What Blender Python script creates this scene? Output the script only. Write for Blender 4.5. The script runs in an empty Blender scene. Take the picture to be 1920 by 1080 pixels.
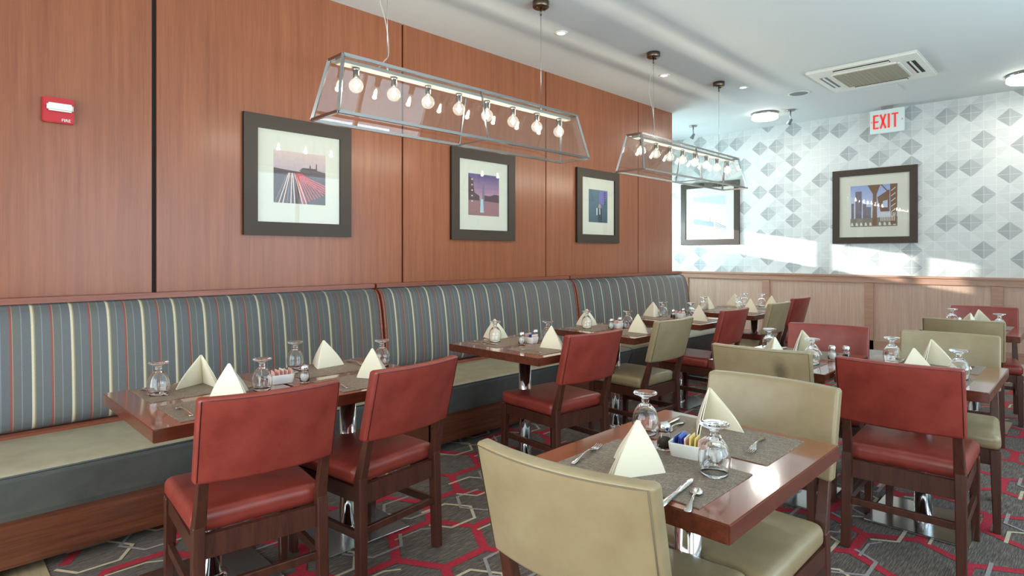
import bpy, bmesh, math, random
from mathutils import Vector, Matrix
random.seed(7)
sc = bpy.context.scene
COL = sc.collection
PI = math.pi
R = math.radians

# ------------------------------------------------------------------ camera, world, lights, exposure
cam_d = bpy.data.cameras.new('camera')
cam = bpy.data.objects.new('camera', cam_d); COL.objects.link(cam)
cam.location = (0, 0, 1.35)
cam.rotation_euler = (R(90), 0, R(44.74 - 90))
cam_d.sensor_width = 36.0
cam_d.lens = 36.0 * 1110.0 / 1920.0
cam_d.shift_y = -(540 - 477) / 1920.0
cam_d.clip_start = 0.05
sc.camera = cam

w = bpy.data.worlds.new('world'); sc.world = w; w.use_nodes = True
bg = w.node_tree.nodes['Background']
bg.inputs[0].default_value = (0.62, 0.78, 1.0, 1)
bg.inputs[1].default_value = 2.2

def area(name, loc, rot, sx, sy, power, color):
    d = bpy.data.lights.new(name, 'AREA'); d.shape = 'RECTANGLE'; d.size = sx; d.size_y = sy
    d.energy = power; d.color = color
    o = bpy.data.objects.new(name, d); COL.objects.link(o); o.location = loc; o.rotation_euler = rot
    return o
DAY = (0.66, 0.86, 1.0)
area('daylight_side_window', (3.3, -1.95, 1.75), (R(90), 0, 0), 5.0, 2.0, 115, DAY)      # shines +Y
area('daylight_rear_window', (-1.75, 1.3, 1.45), (R(90), 0, R(-90)), 4.4, 2.7, 132, (1.0, 0.98, 0.92))   # shines +X
area('daylight_alcove_window', (7.80, 5.47, 1.81), (R(90), 0, R(180)), 1.38, .40, 110, (0.66, 0.88, 1.0))  # shines -Y
area('added_ceiling_fill', (3.3, -3.3, .25), (R(135), 0, 0), 6.5, 1.8, 430, (0.70, 0.90, 1.0))   # unseen fill lamp added to brighten the ceiling, shines in and up
sd = bpy.data.lights.new('sun', 'SUN'); sd.energy = 14.0; sd.color = (1.0, 0.97, 0.92); sd.angle = R(0.6)
sun = bpy.data.objects.new('sun', sd); COL.objects.link(sun)
sun.rotation_euler = Vector((0.36, -1.0, -0.17)).to_track_quat('-Z', 'Y').to_euler()
BULB_W = 5.2

vs = sc.view_settings
vs.view_transform = 'Standard'; vs.look = 'None'; vs.gamma = 1.0; vs.use_curve_mapping = False
vs.exposure = 0.2
try:
    sc.cycles.transparent_max_bounces = 24
    sc.cycles.max_bounces = 12
    sc.cycles.caustics_reflective = False
    sc.cycles.use_denoising = True
except Exception:
    pass

# ------------------------------------------------------------------ materials
def srgb(r, g, b):
    f = lambda v: (v/255/12.92) if v/255 <= .04045 else ((v/255+.055)/1.055)**2.4
    return (f(r), f(g), f(b), 1)
class NT:
    def __init__(s, name):
        s.m = bpy.data.materials.new(name); s.m.use_nodes = True
        s.t = s.m.node_tree; s.b = s.t.nodes['Principled BSDF']
    def n(s, typ, **k):
        x = s.t.nodes.new(typ)
        for a, v in k.items(): setattr(x, a, v)
        return x
    def l(s, a, b): s.t.links.new(a, b)
    def math(s, op, a, b=None, c=None):
        x = s.n('ShaderNodeMath', operation=op)
        for i, v in enumerate((a, b, c)):
            if v is None: continue
            if isinstance(v, (int, float)): x.inputs[i].default_value = v
            else: s.l(v, x.inputs[i])
        return x.outputs[0]
    def ramp(s, fac, stops, interp='LINEAR'):
        x = s.n('ShaderNodeValToRGB'); cr = x.color_ramp; cr.interpolation = interp
        while len(cr.elements) < len(stops): cr.elements.new(0.5)
        for e, (p, c) in zip(cr.elements, stops): e.position = p; e.color = c
        s.l(fac, x.inputs[0]); return x.outputs[0]
    def obj(s): return s.n('ShaderNodeTexCoord').outputs['Object']
    def mapped(s, vec, scale):
        x = s.n('ShaderNodeMapping'); x.inputs['Scale'].default_value = scale
        s.l(vec, x.inputs[0]); return x.outputs[0]
    def noise(s, vec, scale=5, detail=3, rough=.5):
        x = s.n('ShaderNodeTexNoise'); x.inputs['Scale'].default_value = scale
        x.inputs['Detail'].default_value = detail; x.inputs['Roughness'].default_value = rough
        s.l(vec, x.inputs['Vector']); return x.outputs[0]
    def mix(s, fac, a, b, mode='MIX'):
        x = s.n('ShaderNodeMix', data_type='RGBA', blend_type=mode)
        if isinstance(fac, (int, float)): x.inputs[0].default_value = fac
        else: s.l(fac, x.inputs[0])
        for i, v in ((6, a), (7, b)):
            if isinstance(v, tuple): x.inputs[i].default_value = v
            else: s.l(v, x.inputs[i])
        return x.outputs[2]
    def bump(s, h, strength=.1, dist=.002):
        x = s.n('ShaderNodeBump'); x.inputs['Strength'].default_value = strength; x.inputs['Distance'].default_value = dist
        s.l(h, x.inputs['Height']); s.l(x.outputs[0], s.b.inputs['Normal'])
    def set(s, **k):
        for a, v in k.items():
            i = s.b.inputs[a.replace('_', ' ')]
            if hasattr(v, 'is_linked'): s.l(v, i)
            else: i.default_value = v
        return s.m
def plain(name, col, rough=.5, metal=0.0, **k):
    q = NT(name); q.set(Base_Color=col, Roughness=rough, Metallic=metal, **k); return q.m
def emit(name, col, strength):
    q = NT(name); q.set(Base_Color=col, Emission_Color=col, Emission_Strength=strength); return q.m
def wood(name, dark, light, grain=(30, 30, 1.2), rough=.35, fine=6.0, coat=0.0, contrast=(.3, .7)):
    q = NT(name); v = q.obj()
    m = q.mapped(v, grain)
    a = q.noise(m, 1.0, 5, .6)
    b = q.noise(q.mapped(v, tuple(g*fine for g in grain)), 1.0, 2, .6)
    mixv = q.math('ADD', q.math('MULTIPLY', a, .65), q.math('MULTIPLY', b, .35))
    c = q.ramp(mixv, [(contrast[0], dark), (contrast[1], light)])
    q.set(Base_Color=c, Roughness=rough)
    if coat: q.set(Coat_Weight=coat, Coat_Roughness=.07, Coat_IOR=1.7)
    q.bump(b, .06, .001)
    return q.m
def leather(name, c1, c2, rough=.38):
    q = NT(name); v = q.obj()
    a = q.noise(v, 9, 4, .6)
    c = q.ramp(a, [(.3, c1), (.7, c2)])
    g = q.noise(v, 260, 2, .5)
    q.set(Base_Color=c, Roughness=rough, Specular_IOR_Level=.5)
    q.bump(g, .12, .0008)
    return q.m
M = {}
M['panel'] = wood('cherry_panelling', srgb(126, 72, 48), srgb(164, 100, 69), (26, 26, .9), .29, 5.0, contrast=(.25, .78))
M['groove'] = plain('groove_black', srgb(26, 18, 16), .7)
M['panel'].node_tree.nodes['Principled BSDF'].inputs['Specular IOR Level'].default_value = .42
M['rail'] = wood('red_brown_oak', srgb(118, 62, 46), srgb(158, 92, 70), (1.2, 40, 40), .35)
M['kick'] = wood('bench_oak', srgb(70, 33, 20), srgb(132, 74, 48), (1.6, 30, 30), .38, 3.0)
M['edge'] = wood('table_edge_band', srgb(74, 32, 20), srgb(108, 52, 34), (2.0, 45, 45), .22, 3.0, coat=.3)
M['top'] = wood('table_mahogany', srgb(112, 52, 29), srgb(150, 76, 45), (2.0, 45, 45), .16, 3.0, coat=1.0)
M['leg'] = wood('chair_walnut', srgb(54, 27, 20), srgb(88, 50, 36), (60, 60, 4), .32)
M['wains'] = wood('wainscot_oak', srgb(172, 140, 122), srgb(200, 170, 150), (60, 60, 2), .4)
M['wainsrail'] = wood('wainscot_rail_oak', srgb(154, 114, 94), srgb(184, 144, 122), (60, 3, 60), .38)
M['red'] = leather('red_leather', srgb(122, 44, 36), srgb(148, 62, 50), .36)
M['cream'] = leather('cream_leather', srgb(142, 124, 92), srgb(156, 139, 107), .36)
def stained():
    m = M['cream'].copy(); m.name = 'cream_leather_stained'; t = m.node_tree; b = t.nodes['Principled BSDF']
    src = b.inputs['Base Color'].links[0].from_socket
    tc = t.nodes.new('ShaderNodeTexCoord'); mp = t.nodes.new('ShaderNodeMapping'); mp.inputs['Location'].default_value = (-.105*22, 0, -.785*11); mp.inputs['Scale'].default_value = (22, 0, 11)
    t.links.new(tc.outputs['Object'], mp.inputs[0])
    ln = t.nodes.new('ShaderNodeVectorMath'); ln.operation = 'LENGTH'; t.links.new(mp.outputs[0], ln.inputs[0])
    nz = t.nodes.new('ShaderNodeTexNoise'); nz.inputs['Scale'].default_value = 30; t.links.new(tc.outputs['Object'], nz.inputs['Vector'])
    ad = t.nodes.new('ShaderNodeMath'); ad.operation = 'MULTIPLY_ADD'; t.links.new(nz.outputs[0], ad.inputs[0]); ad.inputs[1].default_value = .5; t.links.new(ln.outputs[1], ad.inputs[2])
    mr = t.nodes.new('ShaderNodeMapRange'); mr.interpolation_type = 'SMOOTHSTEP'; mr.inputs[1].default_value = .35; mr.inputs[2].default_value = 1.35; mr.inputs[3].default_value = .62; mr.inputs[4].default_value = 0
    t.links.new(ad.outputs[0], mr.inputs[0])
    mx = t.nodes.new('ShaderNodeMix'); mx.data_type = 'RGBA'; t.links.new(mr.outputs[0], mx.inputs[0]); t.links.new(src, mx.inputs[6]); mx.inputs[7].default_value = srgb(58, 46, 34)
    t.links.new(mx.outputs[2], b.inputs['Base Color']); return m
M['cream_stained'] = stained()
M['seam_red'] = plain('red_seam', srgb(88, 30, 26), .6)
M['seam_cream'] = plain('cream_seam', srgb(112, 100, 76), .6)
M['seat_top'] = leather('khaki_vinyl', srgb(128, 122, 101), srgb(144, 138, 115), .42)
M['seat_front'] = leather('slate_vinyl', srgb(90, 94, 92), srgb(106, 108, 104), .40)
M['piping'] = plain('dark_piping', srgb(40, 42, 44), .5)
M['chrome'] = plain('chrome', (.78, .79, .80, 1), .08, 1.0)
M['steel'] = plain('brushed_steel', (.62, .63, .63, 1), .22, 1.0)
M['cutlery'] = plain('cutlery_steel', (.80, .80, .79, 1), .12, 1.0)
M['bronze'] = plain('canopy_bronze', srgb(120, 104, 88), .35, 1.0)
M['nickel'] = plain('fixture_nickel', (.40, .395, .385, 1), .22, 1.0)
M['rail_metal'] = plain('socket_rail_metal', srgb(158, 154, 144), .45)
M['white_enamel'] = plain('white_enamel', srgb(232, 228, 216), .4)
M['cord'] = plain('cord_grey', srgb(190, 180, 165), .5)
M['ceramic'] = plain('white_ceramic', srgb(236, 236, 230), .12)
M['frame'] = plain('frame_charcoal', srgb(64, 53, 45), .5, Specular_IOR_Level=.3)
M['frame_side'] = plain('frame_black', srgb(22, 18, 18), .5)
M['mat_board'] = plain('mat_board', srgb(212, 211, 196), .7)
M['alarm_red'] = plain('alarm_red', srgb(186, 24, 34), .35)
M['exit_red'] = emit('exit_red', srgb(222, 60, 52), .35)
M['sign_white'] = plain('sign_white', srgb(226, 236, 232), .4)
M['white_plastic'] = plain('white_plastic', srgb(226, 224, 214), .4)
M['grille'] = plain('grille_beige', srgb(158, 152, 132), .6)
M['grille_grey'] = plain('grille_grey', srgb(120, 130, 134), .6)
M['black'] = plain('matt_black', srgb(20, 16, 15), .6)
M['ceiling'] = plain('ceiling_paint', srgb(210, 215, 213), .6)
M['wall_white'] = plain('wall_paint', srgb(226, 224, 218), .6)
M['base'] = plain('pale_baseboard', srgb(196, 196, 190), .5)
M['tile'] = wood('pale_wood_threshold', srgb(150, 128, 98), srgb(186, 166, 132), (40, 1.5, 40), .4)
M['lamp'] = emit('lamp_diffuser', (1.0, .96, .88, 1), 6.0)
M['lamp_small'] = emit('downlight_lens', (1.0, .95, .86, 1), 4.0)
M['filament'] = emit('filament_glow', (1.0, .93, .74, 1), 60.0)
M['salt'] = plain('salt', srgb(238, 236, 228), .8)
M['pepper'] = plain('pepper', srgb(52, 42, 34), .9)
M['pk_blue'] = plain('packet_blue', srgb(92, 120, 190), .45)
M['pk_navy'] = plain('packet_navy_band', srgb(40, 52, 140), .45)
M['pk_pink'] = plain('packet_pink', srgb(232, 180, 172), .45)
M['pk_white'] = plain('packet_white', srgb(236, 232, 222), .45)
M['pk_yellow'] = plain('packet_yellow', srgb(230, 206, 120), .45)
M['pk_red'] = plain('packet_red_band', srgb(200, 60, 80), .45)
q = NT('napkin_linen'); v = q.obj()
q.bump(q.noise(v, 600, 2, .5), .1, .0006); M['linen'] = q.set(Base_Color=srgb(232, 222, 198), Roughness=.85, Sheen_Weight=.15)
# clear glass
q = NT('goblet_glass'); M['glass'] = q.set(Base_Color=(1, 1, 1, 1), Roughness=0.0, Transmission_Weight=1.0, IOR=1.45)
def pane(name, tint, spec=1.0):
    q = NT(name); t = q.t; out = [n for n in t.nodes if n.type == 'OUTPUT_MATERIAL'][0]
    tr = q.n('ShaderNodeBsdfTransparent'); tr.inputs[0].default_value = tint
    gl = q.n('ShaderNodeBsdfGlossy'); gl.inputs['Roughness'].default_value = .01
    fr = q.n('ShaderNodeFresnel'); q.l(q.math('ADD', 1.5, q.math('MULTIPLY', q.n('ShaderNodeNewGeometry').outputs['Backfacing'], 1/1.5 - 1.5)), fr.inputs[0])
    mx = q.n('ShaderNodeMixShader')
    q.l(q.math('MULTIPLY', fr.outputs[0], spec), mx.inputs[0]); q.l(tr.outputs[0], mx.inputs[1]); q.l(gl.outputs[0], mx.inputs[2])
    q.l(mx.outputs[0], out.inputs[0]); return q.m
M['pane'] = pane('thin_pane', (.96, .98, .97, 1), 1.6)
M['bulb_glass'] = pane('bulb_glass', (.97, .97, .95, 1), 1.3)
_t = M['bulb_glass'].node_tree; _o = [n for n in _t.nodes if n.type == 'OUTPUT_MATERIAL'][0]
_e = _t.nodes.new('ShaderNodeEmission'); _e.inputs[0].default_value = (1.0, .95, .80, 1); _e.inputs[1].default_value = .28
_a = _t.nodes.new('ShaderNodeAddShader'); _src = _o.inputs[0].links[0].from_socket
_t.links.new(_src, _a.inputs[0]); _t.links.new(_e.outputs[0], _a.inputs[1]); _t.links.new(_a.outputs[0], _o.inputs[0])
M['picture_glass'] = pane('picture_glass', (.99, .99, .99, 1), 1.0)
# striped bench fabric
q = NT('striped_fabric'); v = q.obj()
sx = q.n('ShaderNodeSeparateXYZ'); q.l(v, sx.inputs[0])
ph = q.math('FRACT', q.math('DIVIDE', q.math('ADD', sx.outputs[0], 10*.161 - .418 + .15 + .006), .161))
base = srgb(88, 90, 86); cr = srgb(196, 186, 158); tan = srgb(138, 128, 100); rd = srgb(128, 60, 56); lb = srgb(114, 120, 126); dk = srgb(86, 89, 91)
stops = [(0, cr), (.05, tan), (.085, base), (.24, lb), (.265, dk), (.465, rd), (.525, tan), (.545, base), (.74, lb), (.765, dk), (.985, cr)]
colr = q.ramp(ph, stops, 'CONSTANT')
wv = q.noise(q.mapped(v, (500, 120, 120)), 1, 2, .6)
q.bump(wv, .1, .0008)
M['stripe'] = q.set(Base_Color=q.mix(.25, colr, q.ramp(wv, [(.3, (.35, .35, .35, 1)), (.7, (1, 1, 1, 1))]), 'MULTIPLY'), Roughness=.62, Sheen_Weight=.2)
# carpet ground
q = NT('carpet_ground'); v = q.obj()
st = q.noise(q.mapped(v, (14, 220, 1)), 1, 4, .7)
cg = q.ramp(st, [(.34, srgb(42, 34, 31)), (.5, srgb(86, 74, 66)), (.66, srgb(134, 120, 106))])
q.bump(q.noise(v, 400, 2, .6), .4, .003)
M['carpet'] = q.set(Base_Color=cg, Roughness=.9, Sheen_Weight=.10, Sheen_Roughness=.4)
def yarn(name, c1, c2):
    q = NT(name); v = q.obj(); n = q.noise(q.mapped(v, (40, 200, 1)), 1, 3, .6)
    return q.set(Base_Color=q.ramp(n, [(.3, c1), (.7, c2)]), Roughness=.95)
M['yarn_red'] = yarn('carpet_red', srgb(150, 24, 42), srgb(188, 42, 60))
M['yarn_cream'] = yarn('carpet_cream', srgb(176, 160, 132), srgb(206, 192, 166))
M['yarn_grey'] = yarn('carpet_grey', srgb(132, 124, 122), srgb(164, 156, 152))
# placemat weave
q = NT('placemat_weave'); v = q.obj()
n1 = q.noise(q.mapped(v, (25, 420, 1)), 1, 3, .7); n2 = q.noise(q.mapped(v, (420, 60, 1)), 1, 2, .6)
wm = q.math('ADD', q.math('MULTIPLY', n1, .6), q.math('MULTIPLY', n2, .4))
q.bump(wm, .5, .001)
M['placemat'] = q.set(Base_Color=q.ramp(wm, [(.34, srgb(70, 60, 52)), (.5, srgb(122, 106, 92)), (.66, srgb(176, 158, 138))]), Roughness=.6)
# wallpaper shades
def paper(name, col):
    q = NT(name); v = q.obj()
    s = q.n('ShaderNodeSeparateXYZ'); q.l(v, s.inputs[0])
    def line(ax, off, pitch, wd):
        f = q.math('FRACT', q.math('DIVIDE', q.math('ADD', s.outputs[ax], 10*pitch - off + wd/2), pitch))
        return q.math('LESS_THAN', f, wd/pitch)
    ln = q.math('MAXIMUM', line(1, .71, .11667, .005), line(2, 3.0, .10667, .005))
    n = q.noise(q.mapped(v, (1, 20, 160)), 1, 3, .6)
    lc = tuple(min(1, c*.55+.40) for c in col[:3]) + (1,)
    c = q.mix(ln, col, lc)
    c = q.mix(.16, c, q.ramp(n, [(.3, (.45, .45, .45, 1)), (.7, (1, 1, 1, 1))]), 'MULTIPLY')
    return q.set(Base_Color=c, Roughness=.8, Specular_IOR_Level=.25)
PAPER = [paper('paper_pale', srgb(214, 217, 214)), paper('paper_white', srgb(220, 223, 220)), paper('paper_soft', srgb(206, 210, 207)),
         paper('paper_mid_light', srgb(198, 202, 199)), paper('paper_mid', srgb(184, 188, 187)), paper('paper_dark', srgb(172, 176, 175)), paper('paper_dark_light', srgb(182, 186, 185))]

# ------------------------------------------------------------------ mesh helpers
def BM(): return bmesh.new()
def box(bm, x0, x1, y0, y1, z0, z1, mi=0, mat=None):
    vs_ = [bm.verts.new(p) for p in ((x0,y0,z0),(x1,y0,z0),(x1,y1,z0),(x0,y1,z0),(x0,y0,z1),(x1,y0,z1),(x1,y1,z1),(x0,y1,z1))]
    fs = []
    for ids in ((3,2,1,0),(4,5,6,7),(0,1,5,4),(1,2,6,5),(2,3,7,6),(3,0,4,7)):
        f = bm.faces.new([vs_[i] for i in ids]); f.material_index = mi; fs.append(f)
    if mat is not None:
        for v in vs_: v.co = mat @ v.co
    return fs
def bevel(bm, off, seg=2):
    bmesh.ops.bevel(bm, geom=list(bm.edges), offset=off, segments=seg, affect='EDGES', clamp_overlap=True)
    return bm
def bbox_(x0, x1, y0, y1, z0, z1, off=.004, seg=2):
    bm = BM(); box(bm, x0, x1, y0, y1, z0, z1); return bevel(bm, off, seg)
def lathe(bm, prof, seg=24, cx=0, cy=0, mi=0, close_ends=True):
    rings = []
    for r, z in prof:
        if r < 1e-6: rings.append([bm.verts.new((cx, cy, z))])
        else: rings.append([bm.verts.new((cx+r*math.cos(2*PI*i/seg), cy+r*math.sin(2*PI*i/seg), z)) for i in range(seg)])
    for a, b in zip(rings, rings[1:]):
        for i in range(seg):
            j = (i+1) % seg
            if len(a) == 1 and len(b) == 1: continue
            if len(a) == 1: f = bm.faces.new((a[0], b[j], b[i]))
            elif len(b) == 1: f = bm.faces.new((a[i], a[j], b[0]))
            else: f = bm.faces.new((a[i], a[j], b[j], b[i]))
            f.material_index = mi; f.smooth = True
    return bm
def bar(bm, a, b, w, h=None, up=Vector((0,0,1)), mi=0, w2=None, h2=None):
    a = Vector(a); b = Vector(b); h = h or w; w2 = w2 or w; h2 = h2 or h
    d = (b-a).normalized()
    if abs(d.dot(up)) > .98: up = Vector((0,1,0))
    s = d.cross(up).normalized(); u = s.cross(d).normalized()
    A = [bm.verts.new(a + s*i*w/2 + u*j*h/2) for i, j in ((-1,-1),(1,-1),(1,1),(-1,1))]
    B = [bm.verts.new(b + s*i*w2/2 + u*j*h2/2) for i, j in ((-1,-1),(1,-1),(1,1),(-1,1))]
    fs = [bm.faces.new(A[::-1]), bm.faces.new(B)] + [bm.faces.new((A[i], A[(i+1)%4], B[(i+1)%4], B[i])) for i in range(4)]
    for f in fs: f.material_index = mi
def tube(bm, pts, r, seg=8):
    pts = [Vector(p) for p in pts]; rings = []
    for i, p in enumerate(pts):
        d = (pts[min(i+1, len(pts)-1)] - pts[max(i-1, 0)]).normalized()
        up = Vector((0,0,1)) if abs(d.z) < .9 else Vector((1,0,0))
        s = d.cross(up).normalized(); u = s.cross(d).normalized()
        rings.append([bm.verts.new(p + r*(s*math.cos(2*PI*k/seg) + u*math.sin(2*PI*k/seg))) for k in range(seg)])
    for a, b in zip(rings, rings[1:]):
        for k in range(seg):
            f = bm.faces.new((a[k], a[(k+1)%seg], b[(k+1)%seg], b[k])); f.smooth = True
    bm.faces.new(rings[0][::-1]); bm.faces.new(rings[-1])
def pillow(bm, wx, dy, hz, r, nx=14, warp=None, seg=5, crown=0.0):
    """rounded upholstered block centred on the origin: rounded-rectangle sections swept along x"""
    secs = []
    for k in range(seg+1):
        t = k/seg*PI/2
        secs.append((-wx/2 + r*(1-math.sin(t)) , r*(1-math.cos(PI/2-t)) ))
    left = [(-wx/2 + r*(1-math.sin(k/seg*PI/2)), r*(1-math.cos(k/seg*PI/2 - PI/2))) for k in range(seg+1)]
    left = [(-wx/2 + r*(1-math.cos(k/seg*PI/2)), r*(1-math.sin(k/seg*PI/2))) for k in range(seg+1)]
    mid = [(-wx/2 + r + (wx-2*r)*i/nx, 0.0) for i in range(1, nx)]
    right = [(-x, i) for x, i in left[::-1]]
    rings = []
    ny = 6
    for x, ins in left + mid + right:
        Y, Z = dy/2 - ins, hz/2 - ins; rr = max(r - ins, .0005)
        ring = []
        for (sy, sz, a0) in ((1,1,0),(-1,1,90),(-1,-1,180),(1,-1,270)):
            for k in range(seg+1):
                a = R(a0 + 90*k/seg)
                ring.append((x, sy*(Y-rr) + rr*math.cos(a), sz*(Z-rr) + rr*math.sin(a)))
            # intermediate points along the flat
            nxt = {0:(-1,1),90:(-1,-1),180:(1,-1),270:(1,1)}[a0]
            p = ring[-1]
            a = R(a0+90)
            qy = nxt[0]*(Y-rr) + rr*math.cos(a); qz = nxt[1]*(Z-rr) + rr*math.sin(a)
            for k in range(1, ny): ring.append((x, p[1]+(qy-p[1])*k/ny, p[2]+(qz-p[2])*k/ny))
        rings.append(ring)
    vv = []
    for ring in rings:
        row = []
        for x, y, z in ring:
            if crown and z > 0: z += crown*max(0, 1-(2*x/wx)**2)*max(0, 1-(2*y/dy)**2)
            p = Vector((x, y, z))
            if warp: p = Vector(warp(p))
            row.append(bm.verts.new(p))
        vv.append(row)
    n = len(vv[0])
    for a, b in zip(vv, vv[1:]):
        for i in range(n):
            f = bm.faces.new((a[i], b[i], b[(i+1)%n], a[(i+1)%n])); f.smooth = True
    f = bm.faces.new(vv[0]); f.smooth = True
    f = bm.faces.new(vv[-1][::-1]); f.smooth = True
    return bm
def prism_x(bm, prof, x0, x1, mi=0, smooth=False):
    """closed (y,z) outline swept from x0 to x1"""
    A = [bm.verts.new((x0, y, z)) for y, z in prof]; B = [bm.verts.new((x1, y, z)) for y, z in prof]
    n = len(prof)
    for i in range(n):
        f = bm.faces.new((A[i], B[i], B[(i+1)%n], A[(i+1)%n])); f.material_index = mi; f.smooth = smooth
    f = bm.faces.new(A); f.material_index = mi
    f = bm.faces.new(B[::-1]); f.material_index = mi
def mesh(bm, name, mats):
    bmesh.ops.recalc_face_normals(bm, faces=list(bm.faces))
    me = bpy.data.meshes.new(name); bm.to_mesh(me); bm.free()
    for m in (mats if isinstance(mats, (list, tuple)) else [mats]): me.materials.append(M[m] if isinstance(m, str) else m)
    return me
def obj(name, me, parent=None, loc=None, rot=None):
    o = bpy.data.objects.new(name, me); COL.objects.link(o)
    if parent is not None: o.parent = parent
    if loc is not None: o.location = loc
    if rot is not None: o.rotation_euler = rot
    return o
def part(name, bm, mats, parent, loc=None, rot=None): return obj(name, mesh(bm, name, mats), parent, loc, rot)
def tag(o, label, cat, group=None):
    o['label'] = label; o['category'] = cat
    if group: o['group'] = group
    return o
def thing(name, label, cat, loc=(0,0,0), rz=0, group=None):
    o = bpy.data.objects.new(name, None); COL.objects.link(o); o.empty_display_size = .1
    o.location = loc; o.rotation_euler = (0, 0, rz)
    return tag(o, label, cat, group)
def struct(name, bm, mats, parent=None):
    o = obj(name, mesh(bm, name, mats), parent)
    if parent is None: o['kind'] = 'structure'
    return o
CACHE = {}
def cached(key, fn):
    if key not in CACHE: CACHE[key] = fn()
    return CACHE[key]

# ------------------------------------------------------------------ room shell
WY, BX, CZ = 3.95, 8.68, 3.19          # wood wall plane, back wall plane, ceiling height
X0, Y0, AY = -1.6, -1.8, 5.4           # rear wall, window wall, alcove window wall
# floor: carpet with woven pattern + pale threshold at the near left
bm = BM()
box(bm, X0, BX, Y0, AY, -.06, 0, 0)
def strip(pts, wd, z, mi):
    for a, b in zip(pts, pts[1:]):
        a = Vector((a[0], a[1])); b = Vector((b[0], b[1])); d = (b-a).normalized(); n = Vector((-d.y, d.x))*wd/2
        e = d*wd*.28
        z += .00007; vs_ = [bm.verts.new((p.x, p.y, z)) for p in (a-e-n, b+e-n, b+e+n, a-e+n)]
        f = bm.faces.new(vs_); f.material_index = mi
PXX, PYY = .46, .40
def inroom(x, y): return .35 < x < BX-.3 and Y0+.3 < y < 3.6
for i in range(0, 25):
    for j in range(-5, 12):
        cx = i*PXX*.75; cy = j*PYY + (i % 2)*PYY/2
        if not inroom(cx, cy): continue
        a, b = PXX/2, PYY/2
        P6 = [(cx-a, cy), (cx-a/2, cy+b), (cx+a/2, cy+b), (cx+a, cy), (cx+a/2, cy-b), (cx-a/2, cy-b)]
        strip([P6[0], P6[1], P6[2], P6[3]], .044, .0014 + .0003*((i + 2*j) % 3), 1)
        if j % 2 == 0:
            for sg, mi_ in ((-1, 2), (1, 3)):
                ox, oy, hw, hh = cx + sg*a*.56, cy + sg*b*.06, a*.66, b*.60
                ring = [(ox+sg*hw, oy), (ox+sg*hw*.5, oy+hh), (ox-sg*hw*.5, oy+hh), (ox-sg*hw, oy), (ox-sg*hw*.5, oy-hh), (ox+sg*hw*.5, oy-hh), (ox+sg*hw*.9, oy-hh*.2)]
                strip(ring[1:5], .016, .0024 + .0001*mi_, mi_); strip([ring[4], ring[5], ring[6]], .016, .0027, mi_)
        else:
            strip([(cx-a*.55, cy+b*.80), (cx+a*.1, cy+b*.80), (cx+a*.36, cy+b*.62)], .012, .0022, 3 if i % 2 else 2)
struct('floor', bm, ['carpet', 'yarn_red', 'yarn_cream', 'yarn_grey'])
bm = BM(); box(bm, -.4, .40, 2.9, 3.9, .0005, .004); struct('trim_1', bm, 'tile')
bm = BM(); box(bm, X0, BX+.1, Y0, AY+.1, CZ, CZ+.1); struct('ceiling', bm, 'ceiling')
# wood panelled wall with dark joints
bm = BM(); box(bm, X0, 6.93, WY+.02, WY+.2, 0, CZ, 1)
edges = [(-1.6, .98), (1.006, 2.735), (2.752, 4.462), (4.478, 6.142), (6.156, 6.95)]
for a, b in edges: box(bm, a, b, WY, WY+.03, 0, CZ, 0)
box(bm, 6.93, 6.95, WY+.03, WY+.2, 0, CZ, 0)
struct('wall_left', bm, ['panel', 'groove'])
# alcove beyond the end of the panelled wall, with its window
bm = BM()
wx = [(6.95, 7.05), (7.25, 7.30), (7.66, 7.72), (8.40, 8.68)]
box(bm, 6.75, BX, AY, AY+.1, 0, 1.60); box(bm, 6.75, BX, AY, AY+.1, 2.02, CZ)
box(bm, 6.75, 7.03, AY, AY+.1, 1.60, 2.02); box(bm, 8.45, BX, AY, AY+.1, 1.60, 2.02)
box(bm, 6.75, 6.95, WY+.2, AY, 0, CZ)
struct('wall_alcove', bm, 'wall_white')
bm = BM()
box(bm, 7.03, 8.45, AY+.02, AY+.08, 1.60, 1.63); box(bm, 7.03, 8.45, AY+.02, AY+.08, 1.99, 2.02)
for a, b in ((7.03, 7.07), (7.25, 7.29), (7.64, 7.70), (8.41, 8.45)): box(bm, a, b, AY+.02, AY+.08, 1.63, 1.99)
win = struct('window_1', bm, 'white_plastic')
bm = BM(); box(bm, 7.05, 8.43, AY+.045, AY+.05, 1.61, 2.01); part('pane', bm, 'pane', win)
# window wall beside the tables (outside the picture)
bm = BM(); box(bm, X0, BX+.1, Y0-.1, Y0, 0, .75); box(bm, X0, BX+.1, Y0-.1, Y0, 2.75, CZ)
for a, b in ((-1.6, .8), (3.2, 3.4), (5.8, 8.78)): box(bm, a, b, Y0-.1, Y0, .75, 2.75)
struct('wall_right', bm, 'wall_white')
for k, (a, b) in enumerate(((.8, 3.2), (3.4, 5.8))):
    bm = BM()
    box(bm, a, b, Y0-.08, Y0-.02, .75, .8); box(bm, a, b, Y0-.08, Y0-.02, 2.7, 2.75)
    for x in (a, (a+b)/2-.03, b-.05): box(bm, x, x+.05, Y0-.08, Y0-.02, .8, 2.7)
    ww = struct('window_%d' % (k+2), bm, 'white_plastic')
    bm = BM(); box(bm, a, b, Y0-.055, Y0-.05, .78, 2.72); part('pane', bm, 'pane', ww)
bm = BM(); box(bm, X0-.1, X0, Y0-.1, -.9, 0, CZ); box(bm, X0-.1, X0, 3.5, WY+.2, 0, CZ)
box(bm, X0-.1, X0, -.9, 3.5, 0, .1); box(bm, X0-.1, X0, -.9, 3.5, 2.8, CZ)
struct('wall_rear', bm, 'wall_white')
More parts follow.
